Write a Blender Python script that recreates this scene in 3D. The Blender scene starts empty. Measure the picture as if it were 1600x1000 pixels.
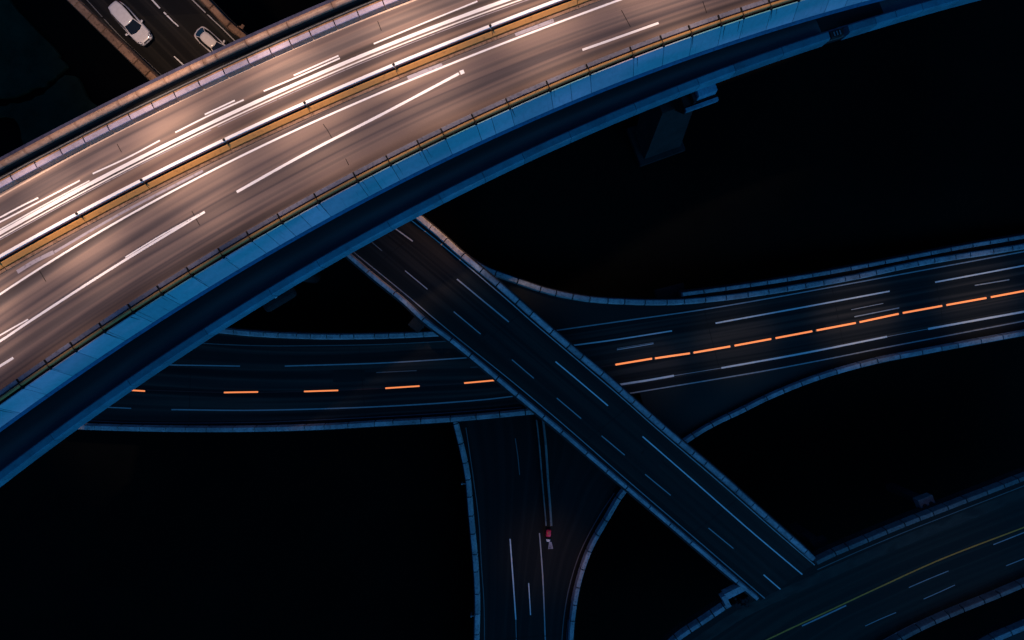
import bpy, bmesh, math, random
import numpy as np
from mathutils import Vector
from mathutils.bvhtree import BVHTree

random.seed(7)
rnd = random.Random(11)
sc = bpy.context.scene
COL = sc.collection

# ------------------------------------------------------------------ camera
F = 889.0            # focal length in photo pixels (1600 wide)
H = 100.0            # camera height
cam = bpy.data.cameras.new("camera")
cam.sensor_width = 36.0
cam.lens = 36.0 * F / 1600.0
cam.clip_start = 0.5
cam.clip_end = 2000
co = bpy.data.objects.new("camera", cam)
co.location = (0, 0, H)
COL.objects.link(co)
sc.camera = co


def W(px, py, d):
    """a surveyed point: photo pixel + distance below the drone -> world metres"""
    return Vector(((px - 800.0) / F * d, (500.0 - py) / F * d, H - d))


# ------------------------------------------------------------------ materials
def new_mat(name, rough=0.8, spec=0.3):
    m = bpy.data.materials.new(name)
    m.use_nodes = True
    nt = m.node_tree
    b = nt.nodes["Principled BSDF"]
    b.inputs["Roughness"].default_value = rough
    b.inputs["Specular IOR Level"].default_value = spec
    return m, nt, b


def ramp(nt, fac, stops, soft=False):
    r = nt.nodes.new("ShaderNodeValToRGB")
    e = r.color_ramp.elements
    if soft: r.color_ramp.interpolation = 'B_SPLINE'
    while len(e) > 1:
        e.remove(e[-1])
    e[0].position, e[0].color = stops[0][0], (*stops[0][1], 1)
    for p, c in stops[1:]:
        k = e.new(p)
        k.color = (*c, 1)
    nt.links.new(fac, r.inputs[0])
    return r.outputs[0]


def noise(nt, coord, scale, nscale=1.0, detail=4, rough=0.55, loc=(0, 0, 0)):
    mp = nt.nodes.new("ShaderNodeMapping")
    mp.inputs["Scale"].default_value = scale
    mp.inputs["Location"].default_value = loc
    nt.links.new(coord, mp.inputs[0])
    n = nt.nodes.new("ShaderNodeTexNoise")
    n.inputs["Scale"].default_value = nscale
    n.inputs["Detail"].default_value = detail
    n.inputs["Roughness"].default_value = rough
    nt.links.new(mp.outputs[0], n.inputs["Vector"])
    return n.outputs["Fac"]


def mix(nt, mode, fac, a, b):
    n = nt.nodes.new("ShaderNodeMix")
    n.data_type = 'RGBA'
    n.blend_type = mode
    if isinstance(fac, (int, float)):
        n.inputs[0].default_value = fac
    else:
        nt.links.new(fac, n.inputs[0])
    for s, v in ((6, a), (7, b)):
        if isinstance(v, tuple):
            n.inputs[s].default_value = (*v, 1)
        else:
            nt.links.new(v, n.inputs[s])
    return n.outputs[2]


def texco(nt, which):
    t = nt.nodes.new("ShaderNodeTexCoord")
    return t.outputs[which]


def asphalt(name, stops, along=0.012, across=0.55, grain=0.35, rough=0.75, seed=0.0, lanes=None):
    """road surface: tyre-polished bands that run along the lanes plus grain and patches"""
    m, nt, b = new_mat(name, rough)
    uv = texco(nt, "UV")
    band = noise(nt, uv, (along, across, 1), 1.0, 1.0, 0.35, (seed, seed * 2, 0))
    band2 = noise(nt, uv, (along * 2.2, across * 2.3, 1), 1.0, 1.0, 0.35, (seed + 5, seed + 3, 0))
    am = nt.nodes.new("ShaderNodeMath")
    am.operation = 'MULTIPLY_ADD'
    am.inputs[1].default_value = 0.38
    nt.links.new(band2, am.inputs[0])
    bm_ = nt.nodes.new("ShaderNodeMath")
    bm_.operation = 'MULTIPLY_ADD'
    bm_.inputs[1].default_value = 0.9
    bm_.inputs[2].default_value = -0.14
    nt.links.new(band, bm_.inputs[0])
    nt.links.new(bm_.outputs[0], am.inputs[2])
    band = am.outputs[0]
    c = ramp(nt, band, stops)
    g = noise(nt, uv, (5, 9, 1), 1.6, 5, 0.75)
    gr = ramp(nt, g, [(0.3, (1 - grain,) * 3), (0.7, (1.0, 1.0, 1.0))])
    c = mix(nt, 'MULTIPLY', 1.0, c, gr)
    p = noise(nt, uv, (0.07, 0.3, 1), 1.0, 1.5, 0.5, (9, 3, 0))
    pr = ramp(nt, p, [(0.36, (0.72, 0.72, 0.74)), (0.6, (1, 1, 1))])
    c = mix(nt, 'MULTIPLY', 0.8, c, pr)
    if lanes:      # fixed bands across: oil and rubber on the deck, painted shade on the ramp
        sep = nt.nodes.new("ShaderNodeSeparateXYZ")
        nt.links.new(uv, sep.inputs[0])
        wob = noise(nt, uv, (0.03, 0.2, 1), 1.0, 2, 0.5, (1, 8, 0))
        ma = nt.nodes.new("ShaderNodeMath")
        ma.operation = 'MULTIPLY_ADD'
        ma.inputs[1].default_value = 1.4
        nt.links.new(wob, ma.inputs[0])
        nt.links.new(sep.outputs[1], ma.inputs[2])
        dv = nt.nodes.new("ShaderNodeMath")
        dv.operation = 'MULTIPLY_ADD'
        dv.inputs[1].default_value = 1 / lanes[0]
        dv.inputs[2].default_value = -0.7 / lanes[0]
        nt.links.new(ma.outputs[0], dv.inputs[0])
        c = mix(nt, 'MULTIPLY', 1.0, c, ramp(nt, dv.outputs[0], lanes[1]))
    nt.links.new(c, b.inputs["Base Color"])
    bp = nt.nodes.new("ShaderNodeBump")
    bp.inputs["Strength"].default_value = 0.25
    bp.inputs["Distance"].default_value = 0.02
    nt.links.new(g, bp.inputs["Height"])
    nt.links.new(bp.outputs[0], b.inputs["Normal"])
    return m


def concrete(name, col, var=0.35, rough=0.85, spec=0.2, stain=0.5):
    m, nt, b = new_mat(name, rough, spec)
    uv = texco(nt, "Object")
    n1 = noise(nt, uv, (0.5, 0.5, 0.5), 1.0, 5, 0.65)
    lo = tuple(c * (1 - var) for c in col)
    hi = tuple(min(1, c * (1 + var * 0.5)) for c in col)
    c = ramp(nt, n1, [(0.3, lo), (0.68, hi)])
    n2 = noise(nt, uv, (3.1, 3.1, 3.1), 1.0, 6, 0.7, (4, 4, 4))
    s = ramp(nt, n2, [(0.34, (1 - stain,) * 3), (0.5, (1, 1, 1))])
    c = mix(nt, 'MULTIPLY', 0.8, c, s)
    oi = nt.nodes.new("ShaderNodeObjectInfo")
    c = mix(nt, 'MULTIPLY', 1.0, c, ramp(nt, oi.outputs["Random"], [(0.0, (.74,) * 3), (1.0, (1.08, 1.06, 1.05))]))
    nt.links.new(c, b.inputs["Base Color"])
    return m


def paint(name, col, wear=0.35, rough=0.6):
    m, nt, b = new_mat(name, rough)
    uv = texco(nt, "Object")
    n2 = noise(nt, uv, (2.2, 2.2, 2.2), 1.0, 6, 0.75)
    s = ramp(nt, n2, [(0.30, (1 - wear,) * 3), (0.47, (1, 1, 1))])
    c = mix(nt, 'MULTIPLY', 1.0, s, col)
    nt.links.new(c, b.inputs["Base Color"])
    return m


def plain(name, col, rough=0.5, spec=0.5, metal=0.0, coat=0.0):
    m, nt, b = new_mat(name, rough, spec)
    ob = texco(nt, "Object")
    n = noise(nt, ob, (2, 2, 2), 1.3, 4, 0.6)
    c = ramp(nt, n, [(0.3, tuple(x * 0.88 for x in col)), (0.7, col)])
    nt.links.new(c, b.inputs["Base Color"])
    b.inputs["Metallic"].default_value = metal
    b.inputs["Coat Weight"].default_value = coat
    return m


def fascia_mat(name, col, lav):
    m, nt, b = new_mat(name, 0.65, 0.25)
    uv = texco(nt, "UV")
    n1 = noise(nt, uv, (0.06, 0.3, 1), 1.0, 2, 0.5)
    c = ramp(nt, n1, [(0.3, col), (0.43, col), (0.66, lav)])  # lavender end puts warm reflected light into the paint colour
    # drip streaks running down the face (v)
    n2 = noise(nt, uv, (5.5, 0.35, 1), 1.0, 3, 0.6, (2, 0, 0))
    s = ramp(nt, n2, [(0.22, (0.3, 0.35, 0.4)), (0.36, (1, 1, 1))])
    c = mix(nt, 'MULTIPLY', 0.75, c, s)
    n3 = noise(nt, uv, (2, 2, 1), 1.0, 6, 0.7)
    s3 = ramp(nt, n3, [(0.3, (0.75,) * 3), (0.6, (1, 1, 1))])
    c = mix(nt, 'MULTIPLY', 0.6, c, s3)
    oi = nt.nodes.new("ShaderNodeObjectInfo")
    c = mix(nt, 'MULTIPLY', 1.0, c, ramp(nt, oi.outputs["Random"], [(0.0, (.82,) * 3), (1.0, (1.08, 1.06, 1.05))]))
    nt.links.new(c, b.inputs["Base Color"])
    return m


M = {}
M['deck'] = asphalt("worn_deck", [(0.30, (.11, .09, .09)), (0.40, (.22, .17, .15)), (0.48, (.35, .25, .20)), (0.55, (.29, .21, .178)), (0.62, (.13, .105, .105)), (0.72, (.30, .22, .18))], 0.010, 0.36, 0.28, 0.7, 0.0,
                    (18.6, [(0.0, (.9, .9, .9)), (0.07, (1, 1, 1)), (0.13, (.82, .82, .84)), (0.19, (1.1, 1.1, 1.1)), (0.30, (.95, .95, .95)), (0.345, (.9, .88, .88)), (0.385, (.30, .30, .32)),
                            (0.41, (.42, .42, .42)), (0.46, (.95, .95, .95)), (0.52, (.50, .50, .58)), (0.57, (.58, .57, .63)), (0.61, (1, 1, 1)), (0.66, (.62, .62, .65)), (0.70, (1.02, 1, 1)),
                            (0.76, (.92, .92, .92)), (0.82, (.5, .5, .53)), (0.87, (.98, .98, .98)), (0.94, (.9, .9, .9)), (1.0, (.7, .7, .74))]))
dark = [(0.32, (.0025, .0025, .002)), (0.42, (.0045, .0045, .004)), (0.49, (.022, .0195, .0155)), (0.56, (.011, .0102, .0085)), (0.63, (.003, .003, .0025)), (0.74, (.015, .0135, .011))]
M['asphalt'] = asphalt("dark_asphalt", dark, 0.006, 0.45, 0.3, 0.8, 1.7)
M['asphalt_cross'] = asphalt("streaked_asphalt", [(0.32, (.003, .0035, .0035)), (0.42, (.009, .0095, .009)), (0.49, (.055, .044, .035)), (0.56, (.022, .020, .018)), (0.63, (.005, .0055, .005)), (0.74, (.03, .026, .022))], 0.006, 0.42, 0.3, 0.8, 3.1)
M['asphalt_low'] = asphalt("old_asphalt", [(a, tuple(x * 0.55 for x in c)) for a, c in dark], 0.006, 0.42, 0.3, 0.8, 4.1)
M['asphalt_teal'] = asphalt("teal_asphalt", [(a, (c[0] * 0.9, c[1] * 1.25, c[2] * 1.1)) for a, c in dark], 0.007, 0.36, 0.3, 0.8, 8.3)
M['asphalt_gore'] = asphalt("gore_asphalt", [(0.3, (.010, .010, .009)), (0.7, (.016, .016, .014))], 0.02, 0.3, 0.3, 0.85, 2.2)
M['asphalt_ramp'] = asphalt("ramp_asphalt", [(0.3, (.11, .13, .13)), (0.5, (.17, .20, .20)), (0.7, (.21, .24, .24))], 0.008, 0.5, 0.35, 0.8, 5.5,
                            (9.4, [(0.0, (.1, .1, .1)), (0.52, (.07, .07, .08)), (0.64, (.16, .16, .17)), (0.76, (.6, .6, .6)), (0.86, (1, 1, 1)), (1, (.8, .8, .8))]))  # shade beside overpass and parapet painted across the ramp colour
M['asphalt_or_shade_patch'] = asphalt("asphalt_shade", [(0.3, (.008, .008, .008)), (0.7, (.016, .016, .015))], 0.05, 0.5, 0.3, 0.85, 5.5)
M['conc'] = concrete("barrier_concrete", (.46, .47, .48), 0.4, 0.85, 0.2, 0.6)
M['conc_dim'] = concrete("weathered_concrete", (.24, .24, .23))
M['conc_orange'] = concrete("tan_concrete", (.33, .20, .125), 0.45, 0.85, 0.2, 0.7)
M['conc_lav'] = concrete("pale_lavender_concrete", (.48, .42, .50), 0.2, 0.7, 0.3, 0.3)
M['conc_cop'] = concrete("tan_steel_coping", (.38, .24, .165), 0.3, 0.5, 0.4, 0.4)
M['corn'] = concrete("slate_blue_cornice", (.06, .065, .12), 0.2)
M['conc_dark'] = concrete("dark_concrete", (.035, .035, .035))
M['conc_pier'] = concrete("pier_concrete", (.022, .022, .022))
M['pier_light'] = concrete("pier_bearing_concrete", (.14, .34, .44))
M['kerb_grey'] = concrete("grey_kerb", (.24, .235, .27), 0.3)
M['white'] = paint("white_road_paint", (.84, .82, .80), 0.2)
M['white_hot'] = paint("fresh_white_road_paint", (.92, .90, .89), 0.05, 0.5)
M['white_worn'] = paint("worn_white_paint", (.36, .33, .38), 0.75)
M['grey_line'] = paint("faded_line_paint", (.16, .155, .15), 0.4)
M['dash_dim'] = paint("dulled_white_paint", (.42, .41, .41), 0.3)
M['yellow'] = paint("yellow_road_paint", (.90, .30, .02), 0.45)
M['orange_flank'] = paint("orange_barrier_paint", (.56, .26, .065), 0.45)
M['orange_rail'] = paint("orange_rail_paint", (.50, .26, .08), 0.3, 0.5)
M['red_line'] = paint("dark_red_paint", (.10, .03, .025), 0.3)
M['black'] = plain("black_rubber", (.01, .01, .01), 0.8, 0.2)
M['fascia'] = fascia_mat("blue_painted_fascia", (.17, .50, .54), (.72, .62, .70))
M['lip'] = concrete("blue_painted_lip", (.03, .17, .30), 0.2)
M['strip'] = concrete("blue_painted_parapet", (.07, .30, .38), 0.25, 0.75, 0.25, 0.25)
M['stain'] = plain("dried_rain_stain", (.02, .035, .05), 0.8, 0.1)
M['steel'] = plain("galvanised_steel", (.32, .33, .34), 0.45, 0.5, 0.4)
M['car_white'] = plain("white_car_paint", (.82, .76, .70), 0.25, 0.5, 0.0, 0.6)
M['glass'] = plain("dark_car_glass", (.012, .017, .020), 0.06, 0.6)
M['lamp'] = plain("clear_headlamp", (.85, .83, .80), 0.12, 0.7)
M['red'] = plain("red_plastic", (.85, .03, .09), 0.4)
M['rim'] = plain("alloy_rim", (.5, .5, .52), 0.3, 0.5, 0.8)
M['chrome'] = plain("dark_trim", (.05, .05, .05), 0.3, 0.5)


def ground_mat():
    m, nt, b = new_mat("dark_earth", 0.95, 0.05)
    ob = texco(nt, "Object")
    n = noise(nt, ob, (.05, .05, .05), 1.0, 6, 0.65)
    c = ramp(nt, n, [(0.35, (.0016, .0017, .0014)), (0.62, (.0034, .0034, .0026))])
    nt.links.new(c, b.inputs["Base Color"])
    return m


M['ground'] = ground_mat()


def lot_mat():
    m, nt, b = new_mat("dull_lot_surface", 0.95, 0.05)
    ob = texco(nt, "Object")
    n = noise(nt, ob, (.16, .16, .16), 1.0, 7, 0.7)
    c = ramp(nt, n, [(0.34, (.008, .016, .009)), (0.62, (.026, .040, .020))])
    nt.links.new(c, b.inputs["Base Color"])
    return m


M['lot'] = lot_mat()


def led(name, col, s):
    m, nt, b = new_mat(name, 0.4)
    b.inputs["Base Color"].default_value = (*col, 1)
    b.inputs["Emission Color"].default_value = (*col, 1)
    b.inputs["Emission Strength"].default_value = s
    return m


M['led'] = led("orange_led", (1.0, 0.255, 0.075), 1.05)


# ------------------------------------------------------------------ object helpers
def link(name, me, mat, parent=None):
    o = bpy.data.objects.new(name, me)
    if mat:
        for mm in (mat if isinstance(mat, (list, tuple)) else [mat]):
            me.materials.append(mm)
    COL.objects.link(o)
    if parent:
        o.parent = parent
    return o


def tag(o, label=None, cat=None, group=None, kind=None):
    if label: o['label'] = label
    if cat: o['category'] = cat
    if group: o['group'] = group
    if kind: o['kind'] = kind
    return o


def thing(name, label, cat, group=None, loc=(0, 0, 0), rz=0.0):
    o = bpy.data.objects.new(name, None)
    o.location = loc
    o.rotation_euler = (0, 0, rz)
    o.empty_display_size = 0.5
    COL.objects.link(o)
    return tag(o, label, cat, group)


def mesh(name, verts, faces, mat, parent=None, uvs=None, smooth=False, weld=False):
    me = bpy.data.meshes.new(name)
    me.from_pydata([tuple(v) for v in verts], [], faces)
    if uvs is not None:
        l = me.uv_layers.new(name="UVMap")
        for lp in me.loops:
            l.data[lp.index].uv = uvs[lp.vertex_index]
    bm = bmesh.new()
    bm.from_mesh(me)
    bmesh.ops.recalc_face_normals(bm, faces=bm.faces)
    bm.to_mesh(me)
    bm.free()
    if smooth:
        for p in me.polygons:
            p.use_smooth = True
    return link(name, me, mat, parent)


def bm_obj(name, bm, mat, parent=None, smooth=False):
    bmesh.ops.recalc_face_normals(bm, faces=bm.faces)
    me = bpy.data.meshes.new(name)
    bm.to_mesh(me)
    bm.free()
    if smooth:
        for p in me.polygons:
            p.use_smooth = True
    return link(name, me, mat, parent)


def add_box(bm, c, size, rz=0.0, bevel=0.0):
    r = bmesh.ops.create_cube(bm, size=1.0)
    vs = r['verts']
    ca, sa = math.cos(rz), math.sin(rz)
    for v in vs:
        x, y, z = v.co.x * size[0], v.co.y * size[1], v.co.z * size[2]
        v.co = Vector((c[0] + x * ca - y * sa, c[1] + x * sa + y * ca, c[2] + z))
    if bevel:
        es = list({e for v in vs for e in v.link_edges})
        bmesh.ops.bevel(bm, geom=es, offset=bevel, segments=2, affect='EDGES', profile=0.5)


def add_cyl(bm, c, r, h, axis='z', seg=16):
    res = bmesh.ops.create_cone(bm, cap_ends=True, segments=seg, radius1=r, radius2=r, depth=h)
    for v in res['verts']:
        x, y, z = v.co
        if axis == 'y':
            x, y, z = x, z, -y
        elif axis == 'x':
            x, y, z = z, y, -x
        v.co = Vector((c[0] + x, c[1] + y, c[2] + z))


# ------------------------------------------------------------------ curve helpers (pixels)
def catmull(pts, step=6.0, ext=(0, 0)):
    p = [np.array(q, float) for q in pts]
    dim = len(p[0])
    if ext[0]:
        t = p[0] - p[1]
        L = np.linalg.norm(t[:2])
        e = p[0] + t / L * ext[0]
        if dim > 2: e[2:] = p[0][2:]
        p.insert(0, e)
    if ext[1]:
        t = p[-1] - p[-2]
        L = np.linalg.norm(t[:2])
        e = p[-1] + t / L * ext[1]
        if dim > 2: e[2:] = p[-1][2:]
        p.append(e)
    if len(p) == 2:
        n = max(1, int(np.linalg.norm((p[1] - p[0])[:2]) / step))
        return [p[0] + (p[1] - p[0]) * k / n for k in range(n + 1)]
    q = [2 * p[0] - p[1]] + p + [2 * p[-1] - p[-2]]
    out = []
    for i in range(1, len(q) - 2):
        p0, p1, p2, p3 = q[i - 1:i + 3]
        # centripetal knots on the pixel distance
        t0 = 0.0
        t1 = t0 + max(1e-6, np.linalg.norm((p1 - p0)[:2])) ** 0.5
        t2 = t1 + max(1e-6, np.linalg.norm((p2 - p1)[:2])) ** 0.5
        t3 = t2 + max(1e-6, np.linalg.norm((p3 - p2)[:2])) ** 0.5
        n = max(1, int(np.linalg.norm((p2 - p1)[:2]) / step))
        for k in range(n):
            t = t1 + (t2 - t1) * k / n
            A1 = (t1 - t) / (t1 - t0) * p0 + (t - t0) / (t1 - t0) * p1
            A2 = (t2 - t) / (t2 - t1) * p1 + (t - t1) / (t2 - t1) * p2
            A3 = (t3 - t) / (t3 - t2) * p2 + (t - t2) / (t3 - t2) * p3
            B1 = (t2 - t) / (t2 - t0) * A1 + (t - t0) / (t2 - t0) * A2
            B2 = (t3 - t) / (t3 - t1) * A2 + (t - t1) / (t3 - t1) * A3
            out.append((t2 - t) / (t2 - t1) * B1 + (t - t1) / (t2 - t1) * B2)
    out.append(p[-1])
    return out


def poly(pts, deg, x0, x1, step=8.0):
    xs = np.array([p[0] for p in pts], float) / 1000
    ys = np.array([p[1] for p in pts], float)
    c = np.polyfit(xs, ys, deg)
    n = max(2, int((x1 - x0) / step))
    return [np.array((x, np.polyval(c, x / 1000))) for x in np.linspace(x0, x1, n + 1)]


def at_depth(pix, d=None):
    return [W(p[0], p[1], p[2] if d is None else d) for p in pix]


def smooth_path(path, it=4):
    a = np.array([tuple(p) for p in path])
    for _ in range(it):
        b = a.copy()
        b[1:-1] = 0.25 * a[:-2] + 0.5 * a[1:-1] + 0.25 * a[2:]
        a = b
    return [Vector(r) for r in a]


def arclen(path):
    s = [0.0]
    for a, b in zip(path, path[1:]):
        s.append(s[-1] + (b - a).length)
    return s


def cut(path, s0, s1, S=None):
    S = S or arclen(path)
    out = []

    def pt(s):
        i = max(0, min(len(S) - 2, int(np.searchsorted(S, s)) - 1))
        t = (s - S[i]) / max(1e-9, S[i + 1] - S[i])
        return path[i].lerp(path[i + 1], t)
    out.append(pt(s0))
    for s, p in zip(S, path):
        if s0 + 0.05 < s < s1 - 0.05:
            out.append(p.copy())
    out.append(pt(s1))
    return out


def rights(path):
    r = []
    for i in range(len(path)):
        a = path[max(0, i - 1)]
        b = path[min(len(path) - 1, i + 1)]
        t = Vector((b.x - a.x, b.y - a.y, 0))
        if t.length < 1e-9: t = Vector((1, 0, 0))
        t.normalize()
        r.append(Vector((t.y, -t.x, 0)))
    return r


def offset(path, lat, dz=0.0):
    return [p + r * lat + Vector((0, 0, dz)) for p, r in zip(path, rights(path))]


def sweep(name, path, prof, mat, parent=None, closed=True, smooth=False, r=None, s_off=0.0):
    """prof: list of (lateral to the right, up) swept along path"""
    r = r or rights(path)
    S = arclen(path)
    n, k = len(path), len(prof)
    V, UV, Fc = [], [], []
    acc = [0.0]
    for a, b in zip(prof, prof[1:]):
        acc.append(acc[-1] + math.hypot(b[0] - a[0], b[1] - a[1]))
    for i in range(n):
        for j, (l, z) in enumerate(prof):
            V.append(path[i] + r[i] * l + Vector((0, 0, z)))
            UV.append((S[i] + s_off, acc[j]))
    m = k if closed else k - 1
    for i in range(n - 1):
        for j in range(m):
            j2 = (j + 1) % k
            Fc.append((i * k + j, i * k + j2, (i + 1) * k + j2, (i + 1) * k + j))
    if closed:
        Fc.append(tuple(range(k)))
        Fc.append(tuple((n - 1) * k + j for j in range(k)))
    return mesh(name, V, Fc, mat, parent, UV, smooth)


def segments(name, path, joints, prof, mat, parent, gap=0.07, smooth=False, skip=()):
    """panels between joint arc lengths, each its own part"""
    S = arclen(path)
    R = rights(path)
    out = []
    for i, (a, b) in enumerate(zip(joints, joints[1:])):
        if i in skip or b - a < 0.3: continue
        sub = cut(path, a + gap / 2, b - gap / 2, S)
        out.append(sweep(name, sub, prof, mat, parent, True, smooth, None, a))
    return out


def even_joints(L, mean, jit=0.25, start=0.0):
    js = [start]
    while js[-1] < L - mean * 1.2:
        js.append(js[-1] + mean * (1 + rnd.uniform(-jit, jit)))
    js.append(L)
    return js


def joints_at_x(path, pix, xs):
    """arc lengths where the pixel curve reaches the given photo x"""
    S = arclen(path)
    X = [p[0] for p in pix]
    return [float(np.interp(x, X, S)) for x in xs]


def loft(name, A, B, mat, parent=None, thick=1.0, nx=10):
    """road slab between two edge curves with equal point counts; UV in metres (along, across)"""
    n = len(A)
    V, UV, Fc = [], [], []
    mid = [(a + b) / 2 for a, b in zip(A, B)]
    S = arclen(mid)
    k = nx + 1
    w = sum((b - a).length for a, b in zip(A, B)) / n
    for i in range(n):
        for j in range(k):
            t = j / nx
            V.append(A[i].lerp(B[i], t))
            UV.append((S[i], w * t))
    for i in range(n - 1):
        for j in range(nx):
            Fc.append((i * k + j, i * k + j + 1, (i + 1) * k + j + 1, (i + 1) * k + j))
    top = BVHTree.FromPolygons([tuple(v) for v in V], [f for f in Fc])
    base = len(V)
    for i in range(n):
        for P in (A[i], B[i]):
            V.append(P - Vector((0, 0, thick)))
            UV.append((S[i], 0))
    for i in range(n - 1):
        a, b = base + 2 * i, base + 2 * i + 2
        Fc.append((a, a + 1, b + 1, b))
        Fc.append((i * k, (i + 1) * k, b, a))
        Fc.append((i * k + nx, a + 1, b + 1, (i + 1) * k + nx))
    o = mesh(name, V, Fc, mat, parent, UV)
    return o, top


def resample(pix, n):
    a = np.array(pix)
    s = np.concatenate([[0], np.cumsum(np.linalg.norm(np.diff(a[:, :2], axis=0), axis=1))])
    t = np.linspace(0, s[-1], n)
    return [np.array([np.interp(x, s, a[:, k]) for k in range(a.shape[1])]) for x in t]


EYE = Vector((0, 0, H))


def drop(bvhs, px, py):
    d = (W(px, py, 50) - EYE).normalized()
    best = None
    for b in bvhs:
        h = b.ray_cast(EYE, d)
        if h[0] is not None and (best is None or h[3] < best[1]):
            best = (h[0], h[3])
    return best[0] if best else None


def line(name, pix, width, mat, parent, bvhs, step=7.0, lift=0.012, dense=None):
    """a painted line laid on a road surface"""
    pts = dense if dense is not None else catmull(pix, step)
    P = [drop(bvhs, p[0], p[1]) for p in pts]
    P = [p for p in P if p is not None]
    if len(P) < 2:
        return None
    P = [p + Vector((0, 0, lift)) for p in P]
    R = rights(P)
    V, Fc, UV = [], [], []
    S = arclen(P)
    for p, r, s in zip(P, R, S):
        jj = width / 2 * (1 + rnd.uniform(-.06, .06))
        V += [p - r * jj, p + r * jj]
        UV += [(s, 0), (s, width)]
    for i in range(len(P) - 1):
        Fc.append((2 * i, 2 * i + 1, 2 * i + 3, 2 * i + 2))
    o = mesh(name, V, Fc, mat, parent, UV)
    for p in o.data.polygons:
        if p.normal.z < 0:
            p.flip()
    return o


# ================================================================== GROUND
def ground_d(y):
    t = max(0, min(1, (22 - y) / 20))
    t = t * t * (3 - 2 * t)
    u = max(0, min(1, (4 - y) / 22))
    u = u * u * (3 - 2 * u)
    return 84.6 + 6.5 * t + 5.0 * u


xs = [-1500, -600, -300] + list(np.linspace(-150, 150, 61)) + [300, 600, 1500]
ys = [-1500, -600, -300] + list(np.linspace(-150, 150, 101)) + [300, 600, 1500]
V, Fc = [], []
for y in ys:
    for x in xs:
        b = 0.35 * math.sin(x * .21 + y * .13) * math.sin(y * .17) if abs(x) < 160 and abs(y) < 160 else 0
        V.append((x, y, H - ground_d(y) - 0.4 + b * 0.6))
nx = len(xs)
for j in range(len(ys) - 1):
    for i in range(nx - 1):
        Fc.append((j * nx + i, j * nx + i + 1, (j + 1) * nx + i + 1, (j + 1) * nx + i))
g = mesh("ground", V, Fc, M['ground'], None, None, True)
tag(g, kind='structure', label='black bare ground far below the roads')

# plots of the dull lot in the corner, split by dark seams
for pts, lab in (([(-80, -80), (-10, -50), (22, 10), (50, 42), (100, 104), (90, 118), (50, 141), (0, 153), (-80, 156)], 'dull teal plot of bare land above the forked seam'),
                 ([(-80, 170), (0, 164), (56, 150), (104, 116), (112, 116), (150, 166), (205, 235), (150, 330), (40, 330), (34, 215), (10, 180), (-80, 200)], 'dull teal plot of bare land below the forked seam')):
    bm = bmesh.new()
    px = catmull([p for p in pts] + [pts[0]], 9)[:-1]
    vs = []
    for p in px:
        q = W(p[0] + rnd.uniform(-3.5, 3.5), p[1] + rnd.uniform(-3.5, 3.5), 84.35)
        vs.append(bm.verts.new(q))
    f = bm.faces.new(vs)
    ex = bmesh.ops.extrude_face_region(bm, geom=[f])
    for v in ex['geom']:
        if isinstance(v, bmesh.types.BMVert):
            v.co.z -= 0.6
    bmesh.ops.triangulate(bm, faces=bm.faces)
    o = bm_obj("terrain", bm, M['lot'])
    tag(o, label=lab, kind='structure')

# ================================================================== OVERPASS
D0 = 60.0
nw_pix = poly([(0, 246), (110, 189), (180, 152), (250, 118), (295, 98), (400, 49), (510, 1)], 2, -170, 700)
nw = at_depth(nw_pix, 59.2)
se_pix = poly([(0, 629), (90, 572), (156, 525), (175, 515), (300, 433), (400, 372), (600, 263), (725, 202.5), (800, 165), (1042, 78), (1150, 31), (1247, 0)], 3, -230, 1480)
se = at_depth(se_pix, 59.1)

N = 90
edgeA = offset(nw, 2.05)
edgeA = [Vector((p.x, p.y, H - D0)) for p in edgeA]
edgeB = [Vector((p.x, p.y, H - D0)) for p in offset(se, -1.30)]


def res3(path, n):
    S = arclen(path)
    return [cut(path, s, s + 0.0, S)[0] for s in np.linspace(0, S[-1] - 1e-4, n)]


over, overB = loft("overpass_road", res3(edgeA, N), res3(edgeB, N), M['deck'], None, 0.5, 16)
tag(over, label='wide sunlit-looking tan overpass roadway sweeping across the upper left', kind='structure')
over['label'] = 'wide warmly lit overpass roadway sweeping across the upper left'
OB = [overB]

# -- markings
nwx = [p[0] for p in nw_pix]
edge = poly([(0, 306), (107, 250.5), (225, 184), (400, 105), (520, 47.5), (650, 1)], 2, -120, 720)
M['cream'] = paint('cream_road_paint', (.66, .50, .38), 0.3)
line("edge_line", None, 0.17, M['cream'], over, OB, dense=edge)
for a in ([(320, 179), (367, 157)], [(274, 207), (330, 179), (381, 156)], [(145, 271.5), (200, 246), (250, 219.5)],
          [(0, 340), (30, 324), (60, 309)], [(-60, 376), (0, 347), (60, 316), (125, 282)], [(412, 142.5), (470, 118), (531, 91)],
          [(459, 118), (495, 102), (529, 87)], [(584, 68.5), (660, 37), (746, 2)]):
    line("lane_dash", a, 0.17, M['white_hot'], over, OB)
c0 = [(0, 364), (212, 250), (400, 161), (600, 71), (797, -1)]  # bright light trails, painted on the deck as solid white lines
for off, w, x0, x1, m in ((0, .37, -140, 860, 'white_hot'), (6.6, .15, -140, 860, 'white'), (9.6, .08, -140, 330, 'white_worn'), (10.2, .07, 340, 860, 'white_worn')):
    line("solid_line", None, w, M[m], over, OB, dense=poly([(x, y + off * 1.12) for x, y in c0], 2, x0, x1))
line("solid_line", None, 0.15, M['white'], over, OB, dense=poly([(x, y - 5.2) for x, y in c0], 2, -140, 140))
wl = [(0, 459), (200, 340), (362, 250), (400, 231.5), (575, 152), (800, 65), (965, 0)]
line("solid_line", None, 0.21, M['white_hot'], over, OB, dense=poly(wl, 3, -120, 1050))
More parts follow.
